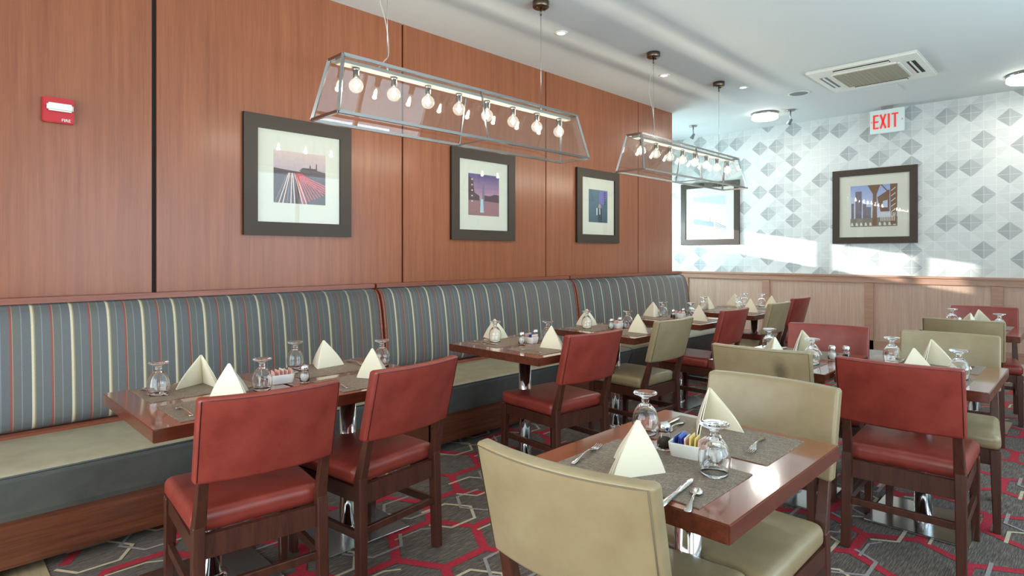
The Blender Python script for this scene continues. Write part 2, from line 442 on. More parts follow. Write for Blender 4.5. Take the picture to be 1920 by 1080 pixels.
bm = BM(); box(bm, X0-.08, X0-.02, -.9, 3.5, .1, .15); box(bm, X0-.08, X0-.02, -.9, 3.5, 2.75, 2.8)
for y in (-.9, .55, 2.0, 3.45): box(bm, X0-.08, X0-.02, y, y+.05, .15, 2.75)
ww = struct('window_4', bm, 'white_plastic')
bm = BM(); box(bm, X0-.055, X0-.05, -.88, 3.48, .12, 2.78); part('pane', bm, 'pane', ww)

# back wall: papered with a lattice of diamonds
bm = BM()
box(bm, BX+.001, BX+.12, Y0, AY, 0, CZ, 0)
PY, PZ = .11667, .10667
dark = {(0,1),(2,3),(3,0),(5,0),(8,3),(8,5),(10,1),(11,4)}
def shade(i, j):
    k = (i % 12, j % 6)
    if k in dark: return 2
    rr = random.Random(k[0]*31+k[1]*7+5).random()
    return 1 if rr < .22 else 0
lat = BM()
for i in range(-24, 44):
    for j in range(-3, 20):
        if (i + j) % 2 == 0: continue
        cy, cz = .71 + i*PY, 3.0 - j*PZ
        if not (-1.9 < cy < 5.5): continue
        s = shade(i, j)
        c = lat.verts.new((BX, cy, cz)); L = lat.verts.new((BX, cy-PY, cz)); Rr = lat.verts.new((BX, cy+PY, cz))
        T = lat.verts.new((BX, cy, cz+PZ)); B = lat.verts.new((BX, cy, cz-PZ))
        pal = {0: (0, 1, 0, 0), 1: (2, 0, 2, 3), 2: (5, 6, 4, 5)}[s]
        if s == 0 and (i*7 + j*3) % 5 < 2: pal = (1, 1, 1, 1)
        for tri, mi in (((c, Rr, T), pal[0]), ((c, T, L), pal[1]), ((c, L, B), pal[2]), ((c, B, Rr), pal[3])):
            f = lat.faces.new(tri); f.material_index = mi
for co, no in (((0,0,CZ),(0,0,1)), ((0,0,1.0),(0,0,-1)), ((0,AY,0),(0,1,0)), ((0,Y0,0),(0,-1,0))):
    bmesh.ops.bisect_plane(lat, geom=list(lat.verts)+list(lat.edges)+list(lat.faces), plane_co=co, plane_no=no, clear_outer=True)
tmp = bpy.data.meshes.new('tmp'); lat.to_mesh(tmp); lat.free(); bm.from_mesh(tmp); bpy.data.meshes.remove(tmp)
me = bpy.data.meshes.new('wall_back'); bm.to_mesh(me); bm.free()
for m in PAPER: me.materials.append(m)
wb = obj('wall_back', me); wb['kind'] = 'structure'
# wainscot
bm = BM(); F = BX - .02
box(bm, F, BX, Y0, AY, .13, 1.06, 0)
for y in (-1.72, -.47, .815, 2.10, 3.41, 4.68): box(bm, F-.02, F, y-.052, y+.052, .13, .99, 1)
box(bm, F-.02, F, Y0, AY, .985, 1.06, 1); box(bm, F-.02, F, Y0, AY, .13, .25, 1)
box(bm, F-.035, BX, Y0, AY, 1.06, 1.085, 1)
struct('trim_2', bm, ['wains', 'wainsrail'])
bm = BM(); box(bm, F-.028, BX, Y0, AY, 0, .13); struct('baseboard_back', bm, 'base')

# ------------------------------------------------------------------ banquette benches
def bench_meshes(L):
    bm = BM()
    box(bm, 0, L, 3.21, 3.24, .045, .245); box(bm, 0, L, 3.24, 3.94, .215, .245)
    box(bm, 0, .09, 3.215, 3.9, 0, .215); box(bm, L-.09, L, 3.215, 3.9, 0, .215)
    k = mesh(bm, 'plinth', 'kick')
    prof = [(3.20, .245), (3.185, .27), (3.115, .43), (3.112, .445), (3.118, .455), (3.15, .468), (3.3, .474), (3.55, .474), (3.70, .464), (3.72, .455), (3.72, .245)]
    bm = BM()
    A = [bm.verts.new((.002, y, z)) for y, z in prof]; B = [bm.verts.new((L-.002, y, z)) for y, z in prof]
    n = len(prof)
    for i in range(n):
        f = bm.faces.new((A[i], B[i], B[(i+1)%n], A[(i+1)%n])); f.smooth = i in (4,5,6,7,8)
        f.material_index = 1 if i in (4,5,6,7,8) else 0
    bm.faces.new(A); bm.faces.new(B[::-1])
    s = mesh(bm, 'seat_cushion', ['seat_front', 'seat_top'])
    bm = BM(); tube(bm, [(.002, 3.113, .452), (L-.002, 3.113, .452)], .0045, 6); pp = mesh(bm, 'piping', 'piping')
    bm = BM(); box(bm, 0, L, 3.722, 3.86, .44, .472); lg = mesh(bm, 'ledge', 'rail')
    bp = [(3.86, .474), (3.80, .474), (3.765, .49), (3.750, .53), (3.750, .60), (3.758, .70), (3.772, .82), (3.790, .93), (3.806, 1.0), (3.826, 1.05), (3.858, 1.082), (3.90, 1.094), (3.945, 1.094), (3.945, .474)]
    bm = BM(); prism_x(bm, bp, .016, L-.016, smooth=False)
    for f in bm.faces:
        f.smooth = len(f.verts) == 4
    b = mesh(bm, 'back_cushion', 'stripe')
    bm = BM(); box(bm, 0, L, 3.875, 3.948, 1.097, 1.128); c = mesh(bm, 'cap_rail', 'rail')
    bm = BM(); prism_x(bm, [(y-.004 if y < 3.9 else y, z) for y, z in bp], 0, .014); e = mesh(bm, 'end_board', 'rail')
    return dict(plinth=k, seat_cushion=s, piping=pp, ledge=lg, back_cushion=b, cap_rail=c, end_board=e)
BL = 2.29
bms = bench_meshes(BL)
for x, lab in ((.15, 'striped banquette bench section nearest the red fire alarm'), (2.46, 'middle striped banquette bench section between two wooden dividers'),
               (4.77, 'farthest striped banquette bench section ending at the papered wall')):
    t = thing('banquette_bench', lab, 'bench', (x, 0, 0), 0, 'banquette sections along the panelled wall')
    for n in ('plinth', 'ledge', 'back_cushion', 'cap_rail'): obj(n, bms[n], t)
    s = obj('seat_cushion', bms['seat_cushion'], t); obj('piping', bms['piping'], s)
    obj('end_board', bms['end_board'], t); obj('end_board', bms['end_board'], t, (BL-.014, 0, 0))

# ------------------------------------------------------------------ chairs
def chair_meshes(col):
    d = {}
    bm = BM()
    bw_ = lambda p: (p.x, p.y - .040*(1-(2*p.x/.470)**2) - (p.z)*.25 - .302, p.z + .745)
    pillow(bm, .470, .050, .295, .013, 16, bw_)
    nf = len(bm.faces); e_ = .2265; zt_ = .139
    path = [Vector((-e_, -.0252, -zt_ + .002))] + [Vector((-e_, -.0252, zt_))] + [Vector((-e_ + 2*e_*k/16, -.0252, zt_)) for k in range(1, 17)] + [Vector((e_, -.0252, -zt_ + .002))]
    tube(bm, [bw_(p) for p in path], .0017, 6)
    bm.faces.ensure_lookup_table()
    for f in bm.faces[nf:]: f.material_index = 1
    d['backrest'] = mesh(bm, 'backrest', [col, 'seam_red' if col == 'red' else 'seam_cream'])
    bm = BM()
    def sw(p):
        k = 1 + (p.y+.02)*.10
        return (p.x*k, p.y + .018, p.z + .437)
    pillow(bm, .465, .462, .078, .030, 12, sw, crown=.008)
    d['seat'] = mesh(bm, 'seat', col)
    for s in (-1, 1):
        bm = BM()
        bar(bm, (s*.215, -.242, .001), (s*.210, -.230, .44), .036, .042, w2=.040, h2=.043)
        bar(bm, (s*.208, -.228, .43), (s*.203, -.331, .80), .040, .040, w2=.026, h2=.014)
        bevel(bm, .003, 1); d['rear%d' % s] = mesh(bm, 'rear_leg', 'leg')
        bm = BM()
        bar(bm, (s*.222, .235, .001), (s*.215, .222, .40), .030, .032, w2=.044, h2=.044); bevel(bm, .003, 1)
        d['front%d' % s] = mesh(bm, 'front_leg', 'leg')
        bm = BM()
        bar(bm, (s*.217, -.22, .205), (s*.219, .22, .205), .020, .034); bevel(bm, .002, 1); d['str%d' % s] = mesh(bm, 'side_stretcher', 'leg')
    bm = BM()
    box(bm, -.20, .20, -.238, -.214, .325, .405); box(bm, -.20, .20, .212, .236, .34, .400)
    for s in (-1, 1): box(bm, s*.216-.011, s*.216+.011, -.22, .22, .34, .400)
    d['apron'] = mesh(bm, 'apron', 'leg')
    bm = BM(); bar(bm, (-.205, -.23, .215), (.205, -.23, .215), .020, .030); bevel(bm, .002, 1); d['rstr'] = mesh(bm, 'rear_stretcher', 'leg')
    return d
def chair(x, y, rz, col, label, group):
    d = cached('chair_' + col, lambda: chair_meshes(col))
    t = thing('dining_chair', label, 'chair', (x, y, 0), R(rz), group)
    for k, n in (('seat', 'seat'), ('backrest', 'backrest'), ('rear-1', 'rear_leg'), ('rear1', 'rear_leg'), ('front-1', 'front_leg'), ('front1', 'front_leg'),
                 ('apron', 'apron'), ('str-1', 'side_stretcher'), ('str1', 'side_stretcher'), ('rstr', 'rear_stretcher')):
        obj(n, d[k], t)
    return t
GB = 'dining chairs facing the bench'; GF = 'dining chairs at the free-standing tables'
chair(.900, 2.348, -6, 'red', 'red leather dining chair at the bench table closest to the camera', GB)
chair(1.460, 2.392, 7, 'red', 'red leather dining chair turned slightly, second along the bench', GB)
chair(2.858, 2.455, -5, 'red', 'red leather dining chair pulled up to the third bench table', GB)
chair(3.820, 2.490, -1, 'cream', 'cream leather dining chair facing the bench, between two red ones', GB)
chair(4.860, 2.515, 0, 'red', 'red leather dining chair at the fifth table along the bench', GB)
chair(5.830, 2.510, 0, 'cream', 'cream leather dining chair at the sixth bench table, before the last red one', GB)
chair(6.660, 2.600, 0, 'red', 'red leather dining chair last in the bench row, before the wainscot', GB)
chair(1.355, .893, -84, 'cream', 'big cream leather dining chair in the foreground with its back to the camera', GF)
chair(1.878, .862, 89, 'cream', 'cream leather dining chair across the foreground table, facing the camera', GF)
_st = chair(3.275, 1.225, -84, 'cream_stained', 'cream leather dining chair with a dark stain on its back', GF)
chair(3.850, 1.200, 99, 'red', 'red leather dining chair on the far side of the middle free-standing table', GF)
chair(3.285, .625, -88, 'red', 'large red leather dining chair seen from behind over a steel base plate', GF)
chair(3.900, .590, 95, 'cream', 'cream leather dining chair facing the camera across from the large red chair', GF)
chair(5.560, .720, -84, 'cream', 'pale sage-cream dining chair with its back to the camera, beyond another cream chair', GF)
chair(6.300, .680, 97, 'red', 'red leather dining chair at the far free-standing table, facing the camera', GF)

# ------------------------------------------------------------------ tables
def table_meshes(wx, wy):
    d = {}
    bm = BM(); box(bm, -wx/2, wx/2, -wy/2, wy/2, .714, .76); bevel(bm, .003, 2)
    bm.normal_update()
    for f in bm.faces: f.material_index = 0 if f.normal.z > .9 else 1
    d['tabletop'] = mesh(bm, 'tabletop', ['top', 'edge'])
    bm = BM(); lathe(bm, [(0, .018), (.040, .018), (.040, .70), (0, .70)], 28); d['column'] = mesh(bm, 'column', 'chrome')
    bm = BM(); lathe(bm, [(0, .012), (.062, .012), (.062, .018), (.048, .026), (0, .026)], 28); d['collar'] = mesh(bm, 'collar', 'chrome')
    b = .215
    bm = BM(); box(bm, -b, b, -b, b, .003, .013); bevel(bm, .002, 1); d['base_plate'] = mesh(bm, 'base_plate', 'steel')
    bm = BM(); box(bm, -.16, .16, -.03, .03, .70, .714); box(bm, -.03, .03, -.16, .16, .702, .7138); d['spider'] = mesh(bm, 'mounting_cross', 'black')
    return d
def table(x, y, wx, wy, label, group):
    d = cached(('table', wx, wy), lambda: table_meshes(wx, wy))
    t = thing('pedestal_table', label, 'table', (x, y, 0), 0, group)
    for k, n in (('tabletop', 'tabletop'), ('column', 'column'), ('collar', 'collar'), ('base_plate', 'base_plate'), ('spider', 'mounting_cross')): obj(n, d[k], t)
GT = 'pedestal tables along the bench'; GTF = 'free-standing pedestal tables'
TZ = .76
TB = {'first bench table': (.872, 2.628, .62, .755), 'second bench table': (1.503, 2.628, .62, .755), 'third bench table': (2.795, 2.650, .62, .80),
      'fourth bench table': (3.860, 2.690, .62, .76), 'fifth bench table': (4.920, 2.735, .62, .76), 'sixth bench table': (5.980, 2.730, .62, .76),
      'last bench table': (6.610, 2.735, .62, .76)}
TL = {'first bench table': 'square brown pedestal table nearest the camera along the striped bench',
      'second bench table': 'square brown pedestal table pushed against the first one along the bench',
      'third bench table': 'square brown pedestal table by the bench, just past the first wooden divider',
      'fourth bench table': 'brown pedestal table at the bench in front of the single cream chair',
      'fifth bench table': 'brown pedestal table at the bench, fifth from the camera',
      'sixth bench table': 'brown pedestal table sixth along the bench, by a cream chair',
      'last bench table': 'farthest brown pedestal table along the bench, nearest the papered wall'}
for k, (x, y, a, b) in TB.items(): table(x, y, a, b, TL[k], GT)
TF = {'foreground table': (1.63, .872, .765, .605), 'middle table': (3.52, 1.255, .765, .605), 'side table': (3.60, .632, .765, .605), 'far table': (5.935, .70, .765, .605)}
TFL = {'foreground table': 'brown wooden pedestal table in the foreground between two cream chairs',
       'middle table': 'brown pedestal table between the stained cream chair and a red chair',
       'side table': 'brown pedestal table with a steel base plate under the large red chair',
       'far table': 'brown pedestal table farthest from the camera among the free-standing ones'}
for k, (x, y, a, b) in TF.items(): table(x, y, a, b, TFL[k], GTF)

# ------------------------------------------------------------------ table ware
def goblet_mesh():
    bm = BM()
    outer = [(.0345, 0), (.0375, .012), (.0415, .028), (.0425, .045), (.040, .062), (.033, .080), (.022, .094), (.0125, .101), (.0105, .106), (.0130, .110), (.0105, .114),
             (.0125, .119), (.024, .126), (.037, .131), (.0395, .1345), (.037, .137), (.020, .1355), (0, .1345)]
    inner = [(.0335, 0), (.0362, .012), (.0400, .028), (.0408, .045), (.0382, .062), (.031, .078), (.019, .090), (.008, .0955), (0, .0965)]
    lathe(bm, outer[::-1] + inner, 28)
    return mesh(bm, 'water_goblet', 'glass')
def napkin_mesh():
    bm = BM()
    H = .142
    def shell(off, lo, hi, sc_, cut=0.0):
        prof = []
        L, Fp, Rp = Vector((-.088, .062)), Vector((0, -.078)), Vector((.088, .062))
        n = 9
        for k in range(n+1): prof.append(L.lerp(Fp, k/n*.93))
        for k in range(1, 4):
            a = L.lerp(Fp, .93); b = Rp.lerp(Fp, .93); t = k/4
            prof.append(a.lerp(Fp, t).lerp(Fp.lerp(b, t), t))
        for k in range(n+1): prof.append(Rp.lerp(Fp, .93*(1-k/n)))
        prof = prof[int(lo*len(prof)):int(math.ceil(hi*len(prof)))]
        rows, inr = [], []
        ns = 9; n_ = len(prof)
        for i in range(ns+1):
            s = .05 + (1-.05)*i/ns
            row, row2 = [], []
            for k, p in enumerate(prof):
                bulge = 1 + .10*math.sin(PI*s)
                a_, b_ = prof[max(0, k-1)], prof[min(n_-1, k+1)]
                d_ = (b_-a_).normalized(); nin = Vector((-d_.y, d_.x))       # towards the inside of the fold
                if nin.dot(Vector((0, .05)) - p) < 0: nin = -nin
                z_ = (H - off*.6)*(1 - s**1.06) + .0004
                q_ = p*sc_*s*bulge + Vector((0, off*s)); r_ = q_ + nin*.0026
                row.append(bm.verts.new((q_.x, q_.y, z_))); row2.append(bm.verts.new((r_.x, r_.y, z_)))
            rows.append(row); inr.append(row2)
        def quad(*v_, sm=True):
            f = bm.faces.new(v_); f.smooth = sm; return f
        for g_ in (rows, inr):
            for a, b in zip(g_, g_[1:]):
                for k in range(n_-1): quad(a[k], a[k+1], b[k+1], b[k])
        rim = []
        for k in range(n_-1):
            rim.append(quad(rows[0][k], rows[0][k+1], inr[0][k+1], inr[0][k], sm=False))
            rim.append(quad(rows[-1][k], rows[-1][k+1], inr[-1][k+1], inr[-1][k], sm=False))
        for i in range(ns):
            rim.append(quad(rows[i][0], rows[i+1][0], inr[i+1][0], inr[i][0], sm=False))
            rim.append(quad(rows[i][-1], rows[i+1][-1], inr[i+1][-1], inr[i][-1], sm=False))
        for f in rim:
            for e in f.edges: e.smooth = False
    shell(0, 0, 1, 1.0); shell(.010, 0, .55, .955); shell(.020, 0, .50, .915); shell(.012, .5, 1, .95)
    return mesh(bm, 'folded_napkin', 'linen')
def sections(bm, secs, smooth=True):
    rows = []
    for x, hw, z, th in secs:
        ring = []
        for k in range(10):
            a = 2*PI*k/10
            ring.append(bm.verts.new((x, hw*math.cos(a), z + th*math.sin(a))))
        rows.append(ring)
    for a, b in zip(rows, rows[1:]):
        for k in range(10):
            f = bm.faces.new((a[k], a[(k+1)%10], b[(k+1)%10], b[k])); f.smooth = smooth
    bm.faces.new(rows[0][::-1]); bm.faces.new(rows[-1])
def fork_mesh():
    bm = BM()
    sections(bm, [(-.095, .002, .003, .0012), (-.092, .0075, .003, .0016), (-.075, .0085, .004, .0016), (-.045, .0045, .008, .0018), (-.010, .0032, .012, .0018), (.015, .0035, .012, .0018), (.028, .008, .010, .0014), (.045, .011, .006, .0011), (.052, .011, .005, .001)])
    for k in range(4):
        y = -.0088 + k*.00587
        sections(bm, [(.050, .0020, .005, .0009), (.070, .0017, .0045, .0009), (.088, .0013, .0075, .0008), (.094, .0005, .009, .0004)])
        n = 40
        for v in list(bm.verts)[-n:]: v.co.y += y
    return mesh(bm, 'fork', 'cutlery')
def knife_mesh():
    bm = BM()
    sections(bm, [(-.105, .003, .005, .002), (-.101, .0085, .005, .0036), (-.08, .0090, .005, .004), (-.045, .0070, .005, .0042), (-.012, .0062, .005, .004), (-.004, .0075, .005, .0036), (0, .006, .005, .002), (.006, .0075, .005, .0012), (.05, .0092, .005, .001), (.085, .0092, .005, .001), (.102, .006, .005, .0008), (.108, .001, .005, .0005)])
    return mesh(bm, 'knife', 'cutlery')
def spoon_mesh():
    bm = BM()
    sections(bm, [(-.085, .002, .003, .0012), (-.082, .0080, .003, .0018), (-.066, .0090, .004, .0018), (-.038, .0045, .008, .0018), (-.005, .0032, .010, .0018), (.012, .0040, .009, .0018), (.022, .0110, .006, .0014), (.034, .0165, .004, .0022), (.046, .0165, .0036, .0026), (.058, .0120, .0044, .0018), (.064, .003, .006, .001)])
    return mesh(bm, 'spoon', 'cutlery')
MESH = dict(goblet=goblet_mesh(), napkin=napkin_mesh(), fork=fork_mesh(), knife=knife_mesh(), spoon=spoon_mesh())
bm = BM(); box(bm, -.215, .215, -.15, .15, 0, .0022); MESH['mat'] = mesh(bm, 'placemat', 'placemat')
MT = TZ + .0002; MZ = TZ + .0026
def setting(tname, side, mat, gl, nap, nrot, cut=True, knife=None, fork=None, spoon=None):
    ang = {'bench side': 180, 'chair side': 0, 'near side': -90, 'far side': 90}[side]
    where = '%s of the %s' % (side, tname)
    m = obj('placemat', MESH['mat'], None, (mat[0], mat[1], MT), (0, 0, R(ang)))
    tag(m, 'woven grey-brown placemat, ' + where, 'placemat', 'woven placemats')
    c, s = math.cos(R(ang)), math.sin(R(ang))
    def loc(u, v): return (mat[0] + c*u - s*v, mat[1] + s*u + c*v)
    def onmat(p):
        dx, dy = p[0]-mat[0], p[1]-mat[1]; u = c*dx + s*dy; v = -s*dx + c*dy
        return MZ if abs(u) < .25 and abs(v) < .19 else MT
    g = gl or loc(.165, .07); n = nap or loc(0, -.01)
    o = obj('water_goblet', MESH['goblet'], None, (g[0], g[1], onmat(g))); tag(o, 'clear stemmed goblet turned upside down, ' + where, 'glass', 'upturned goblets')
    o = obj('folded_napkin', MESH['napkin'], None, (n[0], n[1], onmat(n)), (0, 0, R(nrot))); tag(o, 'cream linen napkin folded into a standing tent, ' + where, 'napkin', 'folded napkins')
    if cut:
        p = fork or (*loc(-.165, -.01), 90 + ang)
        o = obj('fork', MESH['fork'], None, (p[0], p[1], onmat(p)), (0, 0, R(p[2]))); tag(o, 'steel dinner fork lying on the placemat, ' + where, 'fork', 'forks')
        p = knife or (*loc(.135, -.03), 90 + ang)
        o = obj('table_knife', MESH['knife'], None, (p[0], p[1], onmat(p)), (0, 0, R(p[2]))); tag(o, 'steel table knife lying on the placemat, ' + where, 'knife', 'table knives')
        p = spoon or (*loc(.175, -.05), 90 + ang)
        o = obj('teaspoon', MESH['spoon'], None, (p[0], p[1], onmat(p)), (0, 0, R(p[2]))); tag(o, 'steel teaspoon beside the knife, ' + where, 'spoon', 'teaspoons')
# napkin rotation: 0 = ridge towards -Y.  camera lies towards (-.7,-.7)
def bench_setting(tname, gA=None, nA=None, rA=-45, gB=None, nB=None, rB=None, cut=True):
    x, y, a, b = TB[tname]
    if rB is None: rB = 180 + math.degrees(math.atan2(y - .2, x))
    setting(tname, 'bench side', (x, y + .19), gA, nA, rA, cut)
    setting(tname, 'chair side', (x, y - .19), gB, nB, rB, cut)
bench_setting('first bench table', (.72, 2.80), (.905, 2.86), 150, (1.06, 2.575), (.915, 2.555))
bench_setting('second bench table', (1.385, 2.95), (1.51, 2.89), -50, (1.745, 2.70), (1.545, 2.475))
bench_setting('third bench table', (2.755, 2.89), (2.85, 2.995), -50, (3.03, 2.66), (2.83, 2.455))
bench_setting('fourth bench table', (3.775, 2.90), (3.90, 2.995), -50, (4.05, 2.70), (3.85, 2.475), cut=False)
bench_setting('fifth bench table', (4.99, 2.93), (4.93, 3.0), -50, (5.10, 2.70), (4.92, 2.53), cut=False)
bench_setting('sixth bench table', (5.92, 2.99), (6.03, 3.00), -50, (6.14, 2.70), (6.02, 2.53), cut=False)
bench_setting('last bench table', (6.78, 2.92), (6.61, 2.955), -50, (6.78, 2.72), (6.62, 2.55), cut=False)
setting('foreground table', 'near side', (1.428, .872), (1.505, .730), (1.385, .890), 31, True,
        knife=(1.318, .735, 8), spoon=(1.315, .690, 18), fork=(1.385, 1.065, 12))
setting('foreground table', 'far side', (1.822, .872), (1.685, 1.055), (1.890, .935), 150, True,
        knife=(1.815, 1.055, 5), spoon=(1.80, 1.02, 185), fork=(1.815, .745, 190))
for nm in ('middle table', 'side table', 'far table'):
    x, y, a, b = TF[nm]
    setting(nm, 'near side', (x-.205, y), None, (x-.215, y-.0), 45 if nm != 'side table' else 225, nm != 'far table')
    setting(nm, 'far side', (x+.205, y), None, (x+.20, y), 135, nm != 'far table')

def shaker(x, y, kind, where, z=MT):
    t = thing(kind + '_shaker', '%s shaker with steel cap, %s' % (kind, where), kind + ' shaker', (x, y, z), 0, 'salt and pepper shakers')
    def body():
        bm = BM(); lathe(bm, [(0, .0002), (.0205, .0002), (.022, .004), (.0215, .03), (.0185, .05), (.0165, .062), (.0150, .062), (.0168, .05), (.0198, .03), (.0200, .005), (0, .004)], 20)
        return mesh(bm, 'glass_jar', 'glass')
    def cap():
        bm = BM(); lathe(bm, [(.0172, .058), (.0182, .060), (.0182, .074), (.015, .080), (.007, .083), (0, .0835)], 20); return mesh(bm, 'cap', 'cutlery')
    def fill():
        bm = BM(); hh = .040 if kind == 'salt' else .034
        lathe(bm, [(0, .005), (.0190, .006), (.0188, .03), (.0172, hh), (0, hh)], 16); return mesh(bm, kind, kind)
    obj('glass_jar', cached('jar', body), t); obj('cap', cached('cap', cap), t); obj(kind + '_fill', cached('fill' + kind, fill), t)
def caddy_mesh(lx, ly, h):
    bm = BM()
    rings = []
    def ring(sx_, sy_, z, r=.012):
        out = []
        for (a, b, a0) in ((1,1,0),(-1,1,90),(-1,-1,180),(1,-1,270)):
            for k in range(5):
                t = R(a0+90*k/4); out.append(bm.verts.new((a*(sx_/2-r)+r*math.cos(t), b*(sy_/2-r)+r*math.sin(t), z)))
        return out
    for k, z, rr in ((.84, .0002, .01), (.88, .003, .011), (.97, h*.6, .012), (1.0, h-.002, .012), (1.0, h, .012)): rings.append(ring(lx*k, ly*k, z, rr))
    for k, z in ((.94, h), (.90, h*.6), (.80, .006)): rings.append(ring(lx*k-.002, ly*k-.004, z, .008))
    for a, b in zip(rings, rings[1:]):
        n = len(a)
        for i in range(n):
            f = bm.faces.new((a[i], a[(i+1)%n], b[(i+1)%n], b[i])); f.smooth = True
    bm.faces.new(rings[0][::-1]); bm.faces.new(rings[-1])
    return mesh(bm, 'sugar_caddy', 'ceramic')
MESH['caddy'] = caddy_mesh(.105, .068, .042)
def packet_mesh(col, band):
    bm = BM(); box(bm, -.027, .027, -.0016, .0016, 0, .052, 0); box(bm, -.0272, .0272, -.0018, .0018, .028, .046, 1)
    return mesh(bm, 'sugar_packet', [col, band])
def caddy(x, y, rz, where, packs, z=MT):
    o = obj('sugar_caddy', MESH['caddy'], None, (x, y, z), (0, 0, R(rz))); tag(o, 'small white ceramic sugar caddy, ' + where, 'caddy', 'sugar caddies')
    c, s = math.cos(R(rz)), math.sin(R(rz))
    n = len(packs)
    for k, colr_ in enumerate(packs):
        cols = {'blue': ('pk_blue', 'pk_navy'), 'pink': ('pk_pink', 'pk_pink'), 'white': ('pk_white', 'pk_pink'), 'yellow': ('pk_yellow', 'pk_yellow')}[colr_]
        me_ = cached('pk' + colr_, lambda: packet_mesh(*cols))
        u = -.034 + .068*k/(n-1) if n > 1 else 0
        jit = ((k*37) % 7 - 3)*.004
        p = obj('sugar_packet', me_, None, (x + c*u - s*jit*.3, y + s*u + c*jit*.3, z + .0075), (0, R(0), R(rz + 90 + ((k*53) % 9 - 4))))
        p.rotation_euler[0] = R(((k*29) % 9 - 4)*1.5)
        p.location.z += .003*(k % 3)
        tag(p, '%s paper sugar packet in the caddy, %s' % (colr_, where), 'sugar packet', '%s packets in the caddy, %s' % (colr_, where))
caddy(1.590, .850, 100, 'middle of the foreground table', ['pink', 'yellow', 'yellow', 'white', 'blue', 'blue', 'blue'])
shaker(1.600, .935, 'pepper', 'beside the caddy on the foreground table')
shaker(1.592, .768, 'salt', 'beside the caddy on the foreground table', MT)
caddy(1.185, 2.665, -8, 'between the first two bench tables', ['pink', 'pink', 'white', 'white', 'pink'])
shaker(1.265, 2.600, 'salt', 'between the first two bench tables')
caddy(2.885, 2.690, 92, 'middle of the third bench table', ['white', 'blue', 'pink', 'pink'])
shaker(2.800, 2.685, 'salt', 'middle of the third bench table')
shaker(2.965, 2.715, 'pepper', 'middle of the third bench table')
caddy(3.955, 2.745, 92, 'middle of the fourth bench table', ['white', 'pink', 'pink'])
shaker(3.880, 2.740, 'salt', 'middle of the fourth bench table')
shaker(4.025, 2.760, 'pepper', 'middle of the fourth bench table')
shaker(4.925, 2.790, 'pepper', 'middle of the fifth bench table')
caddy(5.010, 2.770, 92, 'middle of the fifth bench table', ['white', 'pink', 'pink'])
shaker(5.110, 2.790, 'salt', 'middle of the fifth bench table')
shaker(3.600, 1.055, 'salt', 'edge of the middle free-standing table')
shaker(3.640, .995, 'pepper', 'edge of the middle free-standing table')
shaker(5.935, .800, 'pepper', 'on the far free-standing table')
shaker(5.920, .560, 'salt', 'on the far free-standing table')

# ------------------------------------------------------------------ framed pictures
def poly(bm, pts, lvl, mi):
    f = bm.faces.new([bm.verts.new((x, -.0002*lvl, z)) for x, z in pts]); f.material_index = mi
def grad(name, lo, hi, z0, z1):
    q = NT(name); s = q.n('ShaderNodeSeparateXYZ'); q.l(q.obj(), s.inputs[0])
    mr = q.n('ShaderNodeMapRange'); mr.inputs[1].default_value = z0; mr.inputs[2].default_value = z1; q.l(s.outputs[2], mr.inputs[0])
    nz = q.noise(q.obj(), 30, 3, .6)
    c = q.ramp(mr.outputs[0], [(0, lo), (1, hi)])
    return q.set(Base_Color=q.mix(.2, c, q.ramp(nz, [(.3, (.4,.4,.4,1)), (.7, (1,1,1,1))]), 'MULTIPLY'), Roughness=.6)
P_ = lambda n, *c: plain(n, srgb(*c), .6)
def art_trails(bm, w_, h_):
    a, b = w_/2, h_/2; rr = random.Random(3)
    poly(bm, [(-a,-b),(a,-b),(a,b),(-a,b)], 0, 0)
    poly(bm, [(-a,-b),(a,-b),(a,.05*b),(.5*a,.12*b),(0,.25*b),(-.5*a,.28*b),(-a,.33*b)], 1, 1)
    poly(bm, [(-.05*a,.3*b),(.1*a,.42*b),(.35*a,.42*b),(.37*a,.55*b),(.4*a,.55*b),(.42*a,.42*b),(.6*a,.42*b),(.62*a,.62*b),(.66*a,.62*b),(.66*a,.36*b),(a,.3*b),(a,0),(.2*a,.1*b)], 2, 2)
    for k in range(9):
        x = -.98*a + k*.15*a; t = -.48*a + k*.035*a
        poly(bm, [(x,-b),(x+.035*a,-b),(t+.03*a,.18*b),(t,.18*b)], 3, 3 if k % 3 else 5)
    for k in range(8):
        x = .12*a + k*.11*a; t = -.22*a + k*.04*a
        poly(bm, [(x,-b*(.98-.05*k)),(x+.04*a,-b*(.98-.05*k)),(t+.045*a,.18*b),(t,.2*b)], 3, 4)
    for k in range(4): poly(bm, [(-.1*a,.18*b-k*.05*b),(a,-.22*b-k*.10*b),(a,-.27*b-k*.10*b),(-.08*a,.14*b-k*.05*b)], 4, 4)
